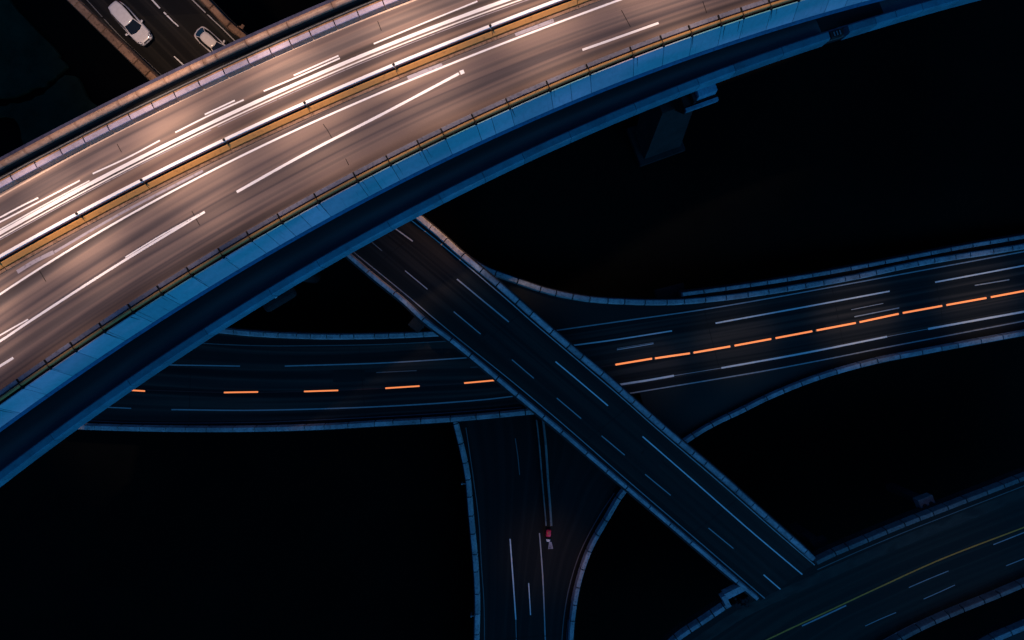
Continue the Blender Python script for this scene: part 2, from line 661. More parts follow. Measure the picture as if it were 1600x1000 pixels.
for a, w in (([(-80, 578), (0, 533), (42, 505), (180, 416), (320, 331)], .25), ([(-60, 560), (0, 524), (44, 499)], .16), ([(196, 402), (255, 366), (317, 332)], .14),
             ([(370, 300), (470, 244), (600, 177), (717, 115)], .28), ([(719, 114), (725, 111.5)], .42), ([(910, 78), (970, 57), (1029, 36)], .25), ([(-40, 596), (0, 572), (21, 559)], .26)):
    line("lane_line", a, w, M['white_hot'], over, OB)
for a, w in (([(27, 425), (55, 408), (84, 394)], .42), ([(85, 394), (190, 333), (317, 267)], .26), ([(637, 122), (665, 111), (691, 101)], .40), ([(805, 54), (835, 43), (865, 32)], .40)):
    line("worn_marking", a, w, M['white_worn'], over, OB)
# transverse deck seams
for a in ([(505, 194), (512, 204), (520, 218)], [(540, 248), (545, 258)], [(971, 16), (985, 42)], [(1098, 2), (1104, 20)], [(183, 165 + 60), (190, 238)], [(590, 33), (596, 48)], [(60, 420), (72, 440)], [(250, 445), (262, 466)], [(300, 330), (312, 352)]):
    line("deck_seam", a, 0.07, M['black'], over, OB, 4, 0.010)

# -- median barrier
med_pix = poly([(0, 399), (120, 337), (220, 282), (275, 252.5), (400, 194.5), (500, 149.5), (615, 102.5), (765, 42.5), (800, 24.5), (867, 2)], 3, -130, 1000)
med = at_depth(med_pix, 59.05)
mj = joints_at_x(med, med_pix, [-120, -10, 120, 221, 350, 476, 615, 766, 900, 990])
mb = thing("median_barrier", "white topped median barrier with orange flank dividing the overpass carriageways", "barrier")
segments("coping", med, mj, [(-.17, -.9), (-.15, 0), (.15, 0), (.16, -.12), (.10, -.14), (.10, -.9)], M['white_hot'], mb, 0.10)
segments("guard_strip", med, mj, [(.12, -.14), (.25, -.14), (.25, -.20), (.12, -.20)], M['red_line'], mb, 0.3)
segments("recess", med, mj, [(.11, -.36), (.36, -.40), (.36, -.94), (.11, -.94)], M['black'], mb, 0.06)
segments("flank", med, mj, [(.37, -.42), (.44, -.44), (.78, -.74), (.81, -.94), (.37, -.94)], M['orange_flank'], mb, 0.06)
segments("toe", med, mj, [(.91, -.80), (1.16, -.86), (1.20, -.94), (.91, -.94)], M['conc_orange'], mb, 0.06)
for s in mj[1:-1]:
    p = cut(med, s, s + .01)[0]
    bm = bmesh.new()
    add_box(bm, (p.x, p.y, p.z - .05), (.26, .22, .30), .5, .03)
    add_cyl(bm, (p.x + .25, p.y - .25, p.z - .3), .10, .5)
    bm_obj("joint_clamp", bm, M['black'], mb)

# -- NW parapet: slate cornice, tan rounded coping, sunk gutter with a cable
pw = thing("bridge_parapet", "tan rounded parapet with slate blue outer cornice on the overpass far edge", "parapet")
sweep("cornice", nw, [(0, 0), (.36, .02), (.36, -1.2), (.10, -1.2), (0, -.5)], M['corn'], pw)
rr = [(.37, -.9)] + [(.72 - .34 * math.cos(a), .02 + .26 * math.sin(a)) for a in np.linspace(0, math.pi, 11)] + [(1.03, -.20), (.86, -.32), (.86, -.9)]
nj = joints_at_x(nw, nw_pix, [-165, -80, -40, 0, 36, 75, 115, 182, 210, 254, 294, 314, 334, 381, 415, 445, 515, 560, 600, 640, 695])
segments("coping", nw, nj, rr, M['conc_cop'], pw, 0.06, True)
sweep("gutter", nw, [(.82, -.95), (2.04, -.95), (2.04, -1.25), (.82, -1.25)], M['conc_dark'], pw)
sweep("inner_face", nw, [(.865, -.33), (.97, -.34), (.97, -.94), (.865, -.94)], M['conc_dark'], pw)  # shaded side of the coping, its darkness put into the colour
sweep("plinth", nw, [(1.90, -.32), (2.10, -.28), (2.10, -.9), (1.92, -.9)], M['conc_orange'], pw)
sweep("cable", nw, [(1.66, -.30), (1.72, -.27), (1.75, -.33), (1.69, -.36)], M['steel'], pw)
for s in np.arange(1.0, arclen(nw)[-1], 3.4):
    p = cut(nw, s, s + .01)
    r = rights(p)[0]
    bm = bmesh.new()
    q = p[0] + r * 1.705
    add_cyl(bm, (q.x, q.y, q.z - .64), .025, .60, 'z', 8)
    bm_obj("cable_post", bm, M['black'], pw)

# -- lavender crash barrier inside it
lb = thing("crash_barrier", "pale lavender ribbed crash barrier beside the overpass far edge", "barrier")
lj = joints_at_x(nw, nw_pix, [-160, -120, -80, -40, 0, 38, 78, 114, 152, 186, 222, 257, 295, 334, 372, 407, 438, 470, 508, 545, 585, 625, 660, 692])
prof = [(2.13, -.78), (2.20, -.06), (2.25, -.02), (2.33, -.07), (2.40, -.02), (2.50, -.08), (2.60, -.03), (2.70, -.10), (2.68, -.2), (2.46, -.78)]
segments("barrier_panel", nw, lj, prof, M['conc_lav'], lb, 0.12)
segments("toe", nw, lj, [(2.50, -.24), (2.60, -.36), (2.76, -.76), (2.50, -.78)], M['conc_cop'], lb, 0.05)
for s in lj[1:-1]:
    p = cut(nw, s, s + .01)
    r = rights(p)[0]
    bm = bmesh.new()
    q = p[0] + r * 2.2
    add_box(bm, (q.x, q.y, q.z - .42), (.10, .30, .74), math.atan2(r.y, r.x) + math.pi / 2, .02)
    bm_obj("bracket", bm, M['black'], lb)

# -- SE parapet
ps = thing("bridge_parapet", "bright blue panelled fascia with orange handrail on the overpass near edge", "parapet")
sx = [-220, -170, -110, -55, -5, 37, 80, 120, 165, 210, 255, 301, 350, 394, 442, 499, 560, 611, 659, 696, 744, 797, 860, 922, 990, 1037, 1081, 1127, 1162, 1205, 1248, 1300, 1360, 1420, 1475]
sj = joints_at_x(se, se_pix, sx)
fj = []
for a, b in zip(sj, sj[1:]):
    fj += [a]
    if b - a > 3.6 and rnd.random() < .4: fj += [(a + b) / 2 + rnd.uniform(-.3, .3)]
fj.append(sj[-1])
segments("fascia_panel", se, fj, [(0, 0), (.10, .02), (1.16, -2.05), (1.06, -2.1)], M['fascia'], ps, 0.05)
sweep("backing", se, [(-.02, -.06), (.02, -.04), (1.05, -2.0), (1.0, -2.02)], M['conc_dark'], ps)
sweep("fascia_lip", se, [(1.06, -2.11), (1.18, -2.07), (1.42, -2.42), (1.32, -2.5), (.9, -2.3)], M['lip'], ps)
sweep("gutter", se, [(-1.42, -.875), (-1.26, -.875), (-1.26, -.95), (-1.42, -.95)], M['black'], ps)
sweep("trough", se, [(-1.28, -.45), (-.02, -.45), (-.02, -.9), (-1.28, -.9)], M['conc_dark'], ps)
segments("kerb_panel", se, sj, [(-1.24, -.44), (-1.22, .0), (-1.14, .06), (-.78, .05), (-.72, -.06), (-.70, -.44)], M['kerb_grey'], ps, 0.14)
hr = [(-.43 + .18 * math.cos(a), .06 + .18 * math.sin(a)) for a in np.linspace(0, 2 * math.pi, 9)[:-1]]
segments("handrail", se, sj, hr, M['orange_rail'], ps, 0.10, True)
for s in sj[1:-1]:
    p = cut(se, s, s + .01)
    r = rights(p)[0]
    bm = bmesh.new()
    q = p[0] + r * -.55
    an = math.atan2(r.y, r.x)
    add_box(bm, (q.x, q.y, q.z - .14), (1.15, .16, .62), an, .02)
    q = p[0] + r * -.02
    add_box(bm, (q.x, q.y, q.z - .02), (.24, .26, .20), an, .03)
    bm_obj("post", bm, M['black'], ps)
    # rain stains dribbling from the joint down the fascia
    V, Fc = [], []
    tv = (p[-1] - p[0]).normalized()
    for q_ in range(rnd.choice((0, 1, 1, 2))):
        o_ = rnd.uniform(-.5, .7)
        ln_ = rnd.uniform(.3, 1.0)
        w_ = rnd.uniform(.015, .04)
        dr = 0
        for k in range(8):
            f = k / 7 * ln_
            dr += rnd.uniform(-.03, .04)
            c_ = p[0] + tv * (o_ + dr) + r * (.10 + 1.06 * f + .022) + Vector((0, 0, .02 - 2.07 * f + .012))
            ww = w_ * (1.2 - k / 7)
            V += [c_ - tv * ww, c_ + tv * ww]
            if k:
                a_ = len(V) - 4
                Fc.append((a_, a_ + 1, a_ + 3, a_ + 2))
    if V: mesh("rain_stain", V, Fc, M['stain'], ps)
# -- box girder under the deck
gp = [a.lerp(b, .5) for a, b in zip(res3(edgeA, N), res3(edgeB, N))]
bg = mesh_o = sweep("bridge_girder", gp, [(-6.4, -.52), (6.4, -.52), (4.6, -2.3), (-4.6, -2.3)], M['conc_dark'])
tag(bg, "dark box girder carrying the overpass roadway from beneath", "girder")

# ================================================================== LOWER RAMP alongside the overpass
rp_pix = poly([(0, 750), (180, 624), (360, 500), (400, 476), (800, 257), (1150, 112), (1200, 95), (1400, 30), (1495, 0)], 3, -230, 1640)
rp = at_depth(rp_pix, 65.6)
A = [p + Vector((0, 0, -.95)) for p in offset(rp, -9.5)]
B = [p + Vector((0, 0, -.95)) for p in offset(rp, -.1)]
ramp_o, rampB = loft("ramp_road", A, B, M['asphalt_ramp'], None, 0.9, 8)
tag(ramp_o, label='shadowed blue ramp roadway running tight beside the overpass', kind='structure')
# shade near the far end, painted as a dark patch
x0, x1 = [float(np.interp(x, [p[0] for p in rp_pix], arclen(rp))) for x in (1296, 1394)]
sub = cut(rp, x0, x1)
V, Fc, UV = [], [], []
R = rights(sub)
for i, (p, r) in enumerate(zip(sub, R)):
    q = p + Vector((0, 0, -.95 + .012))
    sk = 0.5 * r.cross(Vector((0, 0, 1)))
    V += [q + r * -1.3 + Vector((0, 0, 0)), q + r * -7 + sk]
    UV += [(i, 0), (i, 6)]
    if i: Fc.append((2 * i - 2, 2 * i - 1, 2 * i + 1, 2 * i))
o = mesh("asphalt_or_shade_patch", V, Fc, M['asphalt_or_shade_patch'], ramp_o, UV)
rpp = thing("bridge_parapet", "plain blue parapet along the outer edge of the shadowed ramp", "parapet")
rx = [-225, -160, -80, 0, 85, 205, 325, 425, 500, 610, 690, 758, 820, 893, 995, 1062, 1093, 1150, 1225, 1298, 1328, 1370, 1402, 1443, 1500, 1570, 1635]
rj = joints_at_x(rp, rp_pix, rx)
segments("parapet_panel", rp, rj, [(-.98, -.96), (-.90, -.08), (-.82, 0), (-.10, 0), (0, -.06), (.04, -.5), (0, -1.85), (-.98, -1.85)], M['strip'], rpp, 0.05, False, (19,))
sweep("top_rail", rp, [(-.92, .02), (-.84, .02), (-.84, .09), (-.92, .09)], M['corn'], rpp)
p = cut(rp, (rj[19] + rj[20]) / 2, rj[20])
r = rights(p)[0]
an = math.atan2(r.y, r.x)
t = thing("drain_box", "dark drain box filling the notch in the blue ramp parapet", "drain", None, tuple(p[0] + r * -.5 + Vector((0, 0, -1.0))), an)
bm = bmesh.new()
add_box(bm, (0, 0, .3), (.75, 1.5, .6), 0, .04)
bm_obj("housing", bm, M['conc_dark'], t)
bm = bmesh.new()
for k in (-.35, 0, .35):
    add_box(bm, (0, k, .65), (.5, .12, .06), 0, .01)
bm_obj("grate", bm, M['steel'], t)

# hammerhead pier holding the ramp
t = thing("bridge_pier", "hammerhead concrete pier sticking out below the blue ramp parapet", "pier")
ct = W(1062, 158, 69.0)
ax = (W(1122, 158, 69) - W(1072, 176, 69))
an = math.atan2(ax.y, ax.x)
u = Vector((math.cos(an), math.sin(an), 0))
v = Vector((-u.y, u.x, 0))
corner = W(1122, 156, 68.6)      # outer bottom-right corner of the cap
zt = H - 68.6
gz = H - 84.6
Lc = (W(1122, 156, 68.6) - W(1072, 176, 68.6)).length


def quad_prism(name, base, top, mat, parent, bev=0.0):
    bm = bmesh.new()
    vb = [bm.verts.new(p) for p in base]
    vt = [bm.verts.new(p) for p in top]
    bm.faces.new(vb[::-1])
    bm.faces.new(vt)
    n = len(base)
    for i in range(n):
        bm.faces.new((vb[i], vb[(i + 1) % n], vt[(i + 1) % n], vt[i]))
    if bev:
        bmesh.ops.bevel(bm, geom=list(bm.edges), offset=bev, segments=2, affect='EDGES')
    return bm_obj(name, bm, mat, parent)


def rect(c, u, v, a0, a1, b0, b1, z):
    return [Vector((*(c + u * a + v * b).xy, z)) for a, b in ((a0, b0), (a1, b0), (a1, b1), (a0, b1))]


# cap: from the corner back along -u by Lc, and inwards along v
quad_prism("cap", rect(corner, u, v, -Lc, 0, 0, 7.5, zt - 1.0), rect(corner, u, v, -Lc, 0, 0, 7.5, zt), M['conc_pier'], t, .05)
quad_prism("cap_haunch", rect(corner, u, v, -Lc - .0, -1.4, 1.3, 7.5, zt - 3.0), rect(corner, u, v, -Lc, -.05, .06, 7.45, zt - 1.01), M['conc_pier'], t)
quad_prism("bearing_block", rect(corner, u, v, -2.55, -.1, .75, 3.6, zt + .01), rect(corner, u, v, -2.5, -.15, .85, 3.6, zt + 1.1), M['pier_light'], t, .04)
quad_prism("ledge", rect(corner, u, v, -Lc, .0, -.12, .35, zt - .35), rect(corner, u, v, -Lc, 0, -.10, .33, zt + .22), M['pier_light'], t, .03)
quad_prism("cheek_wall", rect(corner, u, v, -3.1, -2.75, .5, 4, zt + .02), rect(corner, u, v, -3.1, -2.8, .5, 4, zt + .7), M['conc_pier'], t, .02)
base_c = W(1068, 232, 84.4)
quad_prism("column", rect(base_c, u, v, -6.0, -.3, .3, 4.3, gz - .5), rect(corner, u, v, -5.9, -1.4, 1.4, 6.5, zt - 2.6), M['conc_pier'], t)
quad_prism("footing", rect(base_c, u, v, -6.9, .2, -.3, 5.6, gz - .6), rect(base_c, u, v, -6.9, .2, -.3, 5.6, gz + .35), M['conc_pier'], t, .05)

# second pier corner with a small lamp under the ramp
t = thing("bridge_pier", "dark octagonal pier head peeking out under the ramp with a small lamp", "pier")
c = W(430, 466, 70.0)
bm = bmesh.new()
add_box(bm, (c.x, c.y + .4, c.z - .6), (4.4, 2.6, 1.2), math.radians(31), .45)
bm_obj("cap", bm, M['conc_pier'], t)
bm = bmesh.new()
add_cyl(bm, (c.x - 2.2, c.y + 4.2, (c.z - 1.3 + H - 90) / 2), 1.1, c.z - 1.3 - (H - 90), 'z', 20)
bm_obj("column", bm, M['conc_dark'], t, True)
bm = bmesh.new()
add_box(bm, (c.x - 1.4, c.y + 2.6, c.z - 1.0), (2.4, 5.0, .9), math.radians(31), .05)
bm_obj("crossbeam", bm, M['conc_dark'], t)
lm = thing("pier_lamp", "small pale round lamp fixed on the dark octagonal pier head", "lamp", None, tuple(W(430, 463, 69.9)))
bm = bmesh.new()
add_cyl(bm, (0, 0, .1), .24, .26)
bm_obj("housing", bm, M['white_hot'], lm, True)
bm = bmesh.new()
add_box(bm, (.12, -.12, .28), (.24, .2, .12), .6, .02)
bm_obj("lens", bm, M['lamp'], lm)

# ================================================================== LOWER ROADS
JP = [(-.45, -.95), (-.34, -.10), (-.27, 0), (.27, 0), (.34, -.10), (.45, -.95)]      # precast barrier
JPW = [(-.52, -.95), (-.42, -.10), (-.36, 0), (.36, 0), (.42, -.10), (.52, -.95)]


def barrier(label, pts, mean=3.3, ext=(0, 0), prof=JP, mat='conc', d=None, rail=True, group=None, fine=6):
    px = catmull(pts, fine, ext)
    path = smooth_path(at_depth(px, d), 3)
    t = thing("road_barrier", label, "barrier", group)
    js = even_joints(arclen(path)[-1], mean)
    segments("barrier_panel", path, js, prof, M[mat], t, 0.17)
    sweep("footing", path, [(-.62, -.96), (.62, -.96), (.62, -1.9), (-.62, -1.9)], M['conc_dark'], t)
    return t


# ---- straight road with the cars
def D_diag(px, py):
    t = ((px - 540) * .76 + (py - 395) * .65)
    if t >= -60: return 76 + 8.02 * min(1, max(0, t) / 850)
    return 76 - 10.2 * min(1, (-t - 60) / 330) ** 1.2


Lp = [(20, -88), (112, 2), (238, 124), (390, 264), (545, 396), (630, 468), (710, 533), (800, 607), (960, 742), (1095, 858), (1190, 940), (1262, 1003)]
Rp = [(235, -88), (322, 0), (382, 60), (505, 202), (648, 338), (712, 389), (780, 445), (890, 541), (1052, 680), (1132, 751), (1257, 858), (1345, 934)]
n = 110
lpx = resample(catmull(Lp, 5), n)
rpx = resample(catmull(Rp, 5), n)
A, B = [], []
for a, b in zip(lpx, rpx):
    d = (D_diag(*a) + D_diag(*b)) / 2
    A.append(W(a[0], a[1], d))
    B.append(W(b[0], b[1], d))
city, cityB = loft("straight_road", A, B, M['asphalt'], None, 1.0, 10)
tag(city, label='dark straight three lane roadway passing under the overpass', kind='structure')
CB = [cityB]


def with_d(pts, f, up=0.95):
    return [(p[0], p[1], f(*p) - up) for p in pts]


barrier("tan barrier edging the road left of the white estate car", with_d([(30, -80), (113, 0), (160, 46), (228, 112), (300, 180), (390, 262)], D_diag), 2.2, mat='conc_orange', prof=JPW)
barrier("tan barrier edging the road right of the small white hatchback", with_d([(236, -80), (308 + 12, 0), (355, 36), (382, 58), (440, 120), (505, 196)], D_diag), 2.0, mat='conc_orange')
barrier("long blue barrier on the left edge of the straight diagonal road",
        with_d([(470, 335), (542, 397), (590, 438), (630, 470), (662, 500), (710, 536), (780, 594), (800, 611), (875, 673), (960, 746), (1025, 801), (1095, 861), (1185, 937)], D_diag), 4.2,
        prof=[(-.34, -.95), (-.26, -.08), (-.2, 0), (.2, 0), (.26, -.08), (.34, -.95)])
barrier("long barrier on the right edge of the straight diagonal road, tan near the overpass",
        with_d([(560, 258), (650, 336), (687, 367), (712, 390), (780, 446), (840, 499), (890, 542), (950, 592), (980, 619), (1052, 682), (1125, 743), (1200, 810), (1257, 860), (1273, 875)], D_diag), 3.0)
ld = [([(612, 353), (645, 377)], .16, 'dash_dim'), ([(577, 375), (597, 392)], .10, 'grey_line'), ([(633, 423), (668, 452)], .12, 'dash_dim'), ([(714, 436), (755, 470), (795, 503)], .17, 'dash_dim'),
      ([(709, 487), (751, 522)], .13, 'dash_dim'), ([(800, 562), (834, 591)], .12, 'dash_dim'), ([(868, 565), (910, 600), (950, 634)], .16, 'white'), ([(870, 622), (908, 654)], .13, 'dash_dim'),
      ([(940, 681), (976, 711)], .13, 'dash_dim'), ([(1004, 682), (1080, 748), (1170, 827), (1254, 898)], .17, 'white'), ([(1008, 741), (1048, 774)], .13, 'dash_dim'),
      ([(1107, 825), (1146, 857)], .13, 'dash_dim'), ([(1193, 898), (1222, 923)], .17, 'white')]
for a, w, m in ld:
    line("lane_dash", a, w, M[m], city, CB)
line("edge_line", [(545, 388), (560, 400), (635, 461), (680, 499), (720, 532), (800, 596), (880, 663), (975, 746), (1080, 836), (1195, 935)], .13, M['dash_dim'], city, CB)
line("edge_line", [(590, 300), (640, 342), (690, 382), (800, 475), (827, 499), (965, 616), (1025, 669), (1120, 750), (1210, 829), (1273, 883)], .13, M['dash_dim'], city, CB)
line("edge_line", [(84, -52), (132, -4), (164, 31), (194, 63), (229, 96), (266, 130)], .10, M['grey_line'], city, CB)
line("edge_line", [(264, -40), (302, 1), (331, 29), (348, 45), (376, 73)], .12, M['dash_dim'], city, CB)
for a in ([(228, -14), (238, 0), (250, 13)], [(256, 19), (267, 30), (279, 41)], [(272, 88), (280, 95), (287, 102)]):
    line("lane_dash", a, .16, M['white'], city, CB)

# small white bracket lamp beyond the right barrier
t = thing("bracket_lamp", "small tan bracket lamp sticking out behind the barrier near the hatchback", "lamp", None, tuple(W(377, 42, 66.2)), math.radians(-40))
bm = bmesh.new()
add_box(bm, (0, 0, 0), (.55, .16, .10), .5, .02)
add_box(bm, (-.3, -.25, -.3), (.10, .10, .9), .5, .02)
bm_obj("bracket", bm, M['conc_orange'], t)
bm = bmesh.new()
add_box(bm, (.12, .1, .04), (.34, .5, .14), .2, .03)
bm_obj("lamp_head", bm, M['conc_orange'], t)

# ---- crossing road (left to right through the middle)
DE = 86.0
north = [(150, 492), (240, 506), (332, 516), (400, 523), (500, 527), (600, 525), (690, 520), (790, 521), (875, 514), (975, 499.5), (1200, 464.5), (1400, 428), (1600, 391), (1760, 360)]
south = [(40, 664), (110, 668), (200, 671), (300, 672), (400, 671), (500, 668), (600, 662), (700, 656), (830, 643), (985, 617), (1200, 581), (1370, 548), (1600, 504), (1760, 473)]
n = 120
A = [W(p[0], p[1], DE) for p in resample(catmull(north, 5), n)]
B = [W(p[0], p[1], DE) for p in resample(catmull(south, 5), n)]
cross, crossB = loft("crossing_road", A, B, M['asphalt_cross'], None, 1.0, 12)
tag(cross, label='dark multi lane road running left to right beneath the diagonal road', kind='structure')
XB = [crossB]
# merge area on its north side
na = [(640, 522), (720, 524), (790, 521), (875, 514), (975, 499.5), (1090, 483), (1200, 464.5), (1400, 428), (1600, 391), (1760, 360)]
nb = [(655, 352), (712, 392), (757, 421), (800, 438), (880, 461), (975, 471), (1125, 466), (1325, 436), (1600, 385), (1760, 352)]
m_ = 70
pa = resample(catmull(na, 5), m_)
pb = resample(catmull(nb, 5), m_)


def D_n(x):
    return 86 - 2.2 * max(0, min(1, (980 - x) / 300))


A = [W(p[0], p[1], DE) for p in pa]
B = [W(p[0], p[1], D_n(p[0])) for p in pb]
mg, mgB = loft("slip_road", A, B, M['asphalt_gore'], None, 1.0, 6)
tag(mg, label='dark slip road surface merging from upper left onto the crossing road', kind='structure')
# merge area on its south side
sa = [(1000, 614.5), (1100, 598), (1200, 581), (1290, 564), (1370, 548), (1480, 527), (1600, 504), (1760, 473)]
sb = [(1030, 722), (1072, 691), (1160, 643), (1230, 611), (1300, 586), (1400, 558), (1600, 520), (1760, 490)]


def D_s(x):
    return 86 + 2.3 * max(0, min(1, (1330 - x) / 270))


A = [W(p[0], p[1], DE) for p in resample(catmull(sa, 5), 60)]
B = [W(p[0], p[1], D_s(p[0])) for p in resample(catmull(sb, 5), 60)]
ms, msB = loft("slip_road", A, B, M['asphalt_gore'], None, 1.0, 6)
tag(ms, label='dark slip road surface peeling off the crossing road toward lower centre', kind='structure')

barrier("short blue barrier on the upper edge of the crossing road left of the diagonal road", [(200, 501), (280, 510), (332, 515.5), (400, 522), (500, 526), (550, 526), (600, 525), (650, 523), (720, 519)], 2.6, d=DE - .95)
barrier("long blue barrier on the lower edge of the crossing road left of the diagonal road", [(20, 662), (110, 667), (200, 670), (300, 671.5), (400, 671), (500, 668), (600, 662), (700, 656), (760, 651), (850, 642)], 3.6, d=DE - .95)
barrier("curved blue barrier sweeping from the diagonal road along the crossing road's upper edge",
        [(p[0], p[1], D_n(p[0]) - .95) for p in [(690, 372), (712, 390), (755, 419), (800, 436), (857, 455), (920, 467), (975, 471), (1050, 472), (1125, 466), (1200, 456), (1325, 435), (1450, 409), (1600, 385), (1740, 360)]], 2.9)
barrier("thin outer blue barrier doubling the upper edge of the crossing road at right", [(1066, 460), (1130, 451.5), (1200, 441.5), (1300, 425), (1412, 404), (1505, 386), (1600, 370), (1740, 345)], 3.4, d=DE - .6,
        prof=[(-.33, -.95), (-.27, -.1), (-.2, 0), (.2, 0), (.27, -.1), (.33, -.95)])
barrier("curved blue barrier along the lower edge of the crossing road at right",
        [(p[0], p[1], D_s(p[0]) - .95) for p in [(1040, 715), (1072, 690), (1112, 665), (1160, 642), (1200, 622), (1277, 591), (1365, 566), (1450, 549), (1600, 521), (1740, 496)]], 2.9)
# service ledge under the outer barrier
o = sweep("service_ledge", at_depth(catmull([(1062, 463), (1130, 455), (1200, 446), (1300, 430), (1412, 409), (1505, 391), (1600, 376), (1740, 350)], 8), DE + .3), [(-.9, 0), (.9, 0), (.9, -.6), (-.9, -.6)], M['conc_dark'])
tag(o, "dark narrow service ledge carrying the thin outer barrier at right", "ledge")

XL = [([(255, 570), (315, 571), (375, 572)], .16, 'dash_dim'), ([(445, 572), (600, 567), (745, 558)], .17, 'dash_dim'), ([(588, 582), (620, 580.5), (651, 579)], .13, 'grey_line'),
      ([(735, 574), (752, 573)], .10, 'grey_line'), ([(160, 636), (205, 638)], .15, 'dash_dim'), ([(268, 640), (400, 641), (600, 635), (750, 625), (812, 618)], .18, 'dash_dim'),
      ([(885, 541), (960, 531), (1050, 517)], .20, 'white'), ([(1118, 505), (1250, 481), (1390, 455)], .22, 'white'), ([(1461, 441), (1600, 415), (1700, 396)], .22, 'white'),
      ([(964, 546.5), (992, 542), (1021, 537)], .09, 'white'), ([(964, 544.5), (992, 540), (1021, 535.2)], .06, 'dash_dim'), ([(1335, 495), (1370, 488), (1405, 481)], .15, 'dash_dim'),
      ([(1330, 484), (1355, 479), (1380, 474)], .10, 'dash_dim'), ([(1523, 446), (1550, 441.5), (1577, 437)], .15, 'dash_dim'),
      ([(968, 601), (1010, 594.5), (1053, 587)], .30, 'white'), ([(1053, 587), (1127, 575)], .08, 'dash_dim'), ([(1127, 575), (1250, 553), (1386, 526)], .26, 'white'),
      ([(1386, 526), (1450, 514)], .08, 'dash_dim'), ([(1450, 514), (1530, 499.5), (1600, 487), (1700, 469)], .30, 'white')]
for a, w, m in XL:
    line("lane_dash", a, w, M[m], cross, XB)
line("edge_line", [(220, 525), (300, 535), (400, 540), (500, 540), (600, 538), (700, 533)], .13, M['grey_line'], cross, XB)
line("edge_line", [(100, 655), (200, 660), (400, 660), (500, 656), (600, 651), (700, 645), (815, 636)], .13, M['grey_line'], cross, XB)
line("edge_line", [(868, 516.5), (975, 501.3), (1090, 485), (1200, 466.5), (1400, 430), (1600, 393), (1720, 370)], .17, M['dash_dim'], cross, XB)
line("edge_line", [(975, 616), (1100, 595.5), (1200, 578.5), (1290, 561.5), (1370, 545.5), (1480, 524.5), (1600, 501.5), (1720, 478)], .17, M['dash_dim'], cross, XB)

for a in ([(1462, 436), (1468, 470), (1476, 520)], [(1100, 482), (1112, 530), (1128, 590)], [(560, 528), (566, 595), (572, 660)], [(300, 520), (297, 600), (296, 668)], [(1300, 450), (1310, 500), (1322, 556)]):
    line("deck_seam", a, .07, M['black'], cross, XB, 6, .010)
for a in ([(575, 425), (640, 372)], [(735, 550), (822, 484)], [(905, 697), (990, 630)], [(1075, 840), (1160, 774)]):
    line("deck_seam", a, .07, M['black'], city, CB, 6, .010)
for a, w, rd, bv in (([(760, 520), (800, 554)], 1.7, city, CB), ([(1010, 700), (1035, 721)], 2.1, city, CB), ([(1240, 520), (1290, 511)], 1.6, cross, XB), ([(520, 588), (570, 586.5)], 1.8, cross, XB)):
    line("asphalt_or_shade_patch", a, w, M['asphalt_gore'], rd, bv, 6, .005)
# orange light bars down the middle
LP = M['led']


def light_bar(x0, y0, x1, y1, label, group, w):
    pts = [drop(XB, x0 + (x1 - x0) * k / 6, y0 + (y1 - y0) * k / 6) for k in range(7)]
    if any(p is None for p in pts): return
    c = pts[3]
    t = thing("light_bar", label, "light", group, tuple(c))
    loc = [p - c for p in pts]
    sweep("housing", loc, [(-w * .62, .012), (-w * .62, .07), (w * .62, .07), (w * .62, .012)], M['chrome'], t)
    ll = [loc[0].lerp(loc[1], .15)] + loc[1:-1] + [loc[-1].lerp(loc[-2], .15)]
    sweep("diffuser", ll, [(-w / 2, .071), (-w * .3, .12), (w * .3, .12), (w / 2, .071)], LP, t)


ordn = ["first", "second", "third", "fourth", "fifth", "sixth", "seventh", "eighth", "ninth", "tenth"]
rb = [(960, 570, 1020, 560), (1022, 560, 1079, 551.8), (1082, 551.3, 1142, 541), (1146, 540.3, 1206, 529.3), (1210, 528.6, 1270, 517.3), (1274, 516.5, 1338, 504.3), (1341, 503.7, 1405, 490), (1408.5, 489.3, 1473, 477.6), (1476.5, 477, 1542, 465.3), (1546, 464.6, 1608, 453)]
for i, b in enumerate(rb):
    if i == 0: lab = "glowing orange light bar nearest the diagonal road in the right hand row"
    elif i == len(rb) - 1: lab = "glowing orange light bar cut by the right picture edge"
    else: lab = "%s glowing orange light bar right of the diagonal road" % ordn[i]
    light_bar(*b, lab, "orange light bars right of the diagonal road", .27)
lbars = [(188, 608.6, 228, 611), (349, 613.2, 405, 612.3), (474, 611.6, 530, 609.8), (601, 606.6, 657, 603), (724, 598.6, 779, 593.6)]
for i, b in enumerate(lbars):
    lab = ["short orange light bar emerging from under the ramp parapet", "second orange light bar from the ramp, left of the diagonal road", "middle orange light bar of the spaced row left of the diagonal road",
           "fourth orange light bar from the ramp, left of the diagonal road", "orange light bar disappearing under the diagonal road's left barrier"][i]
    light_bar(*b, lab, "spaced orange light bars left of the diagonal road", .22)
line("centre_line", [(180, 607.5), (349, 613), (474, 611.5), (601, 606.5), (724, 598.6), (850, 585), (960, 570)], .12, M['red_line'], cross, XB, 7, .010)

# ---- road running down the bottom
ns_l = [(688, 560, 91.9), (700, 610, 91.9), (712, 664, 91.8), (730, 745, 91.6), (736, 812, 91.5), (742, 875, 91.5), (745, 937, 91.5), (744, 1000, 91.5), (742, 1140, 91.5)]
ns_r = [(1000, 640, 90.5), (1028, 690, 89.6), (1022, 730, 89.2), (977, 768, 89.6), (950, 811, 90.2), (922, 861, 90.7), (905, 912, 91.1), (893, 1000, 91.5), (890, 1140, 91.5)]
la = catmull(ns_l, 4)
ra = catmull(ns_r, 4)
n = 80


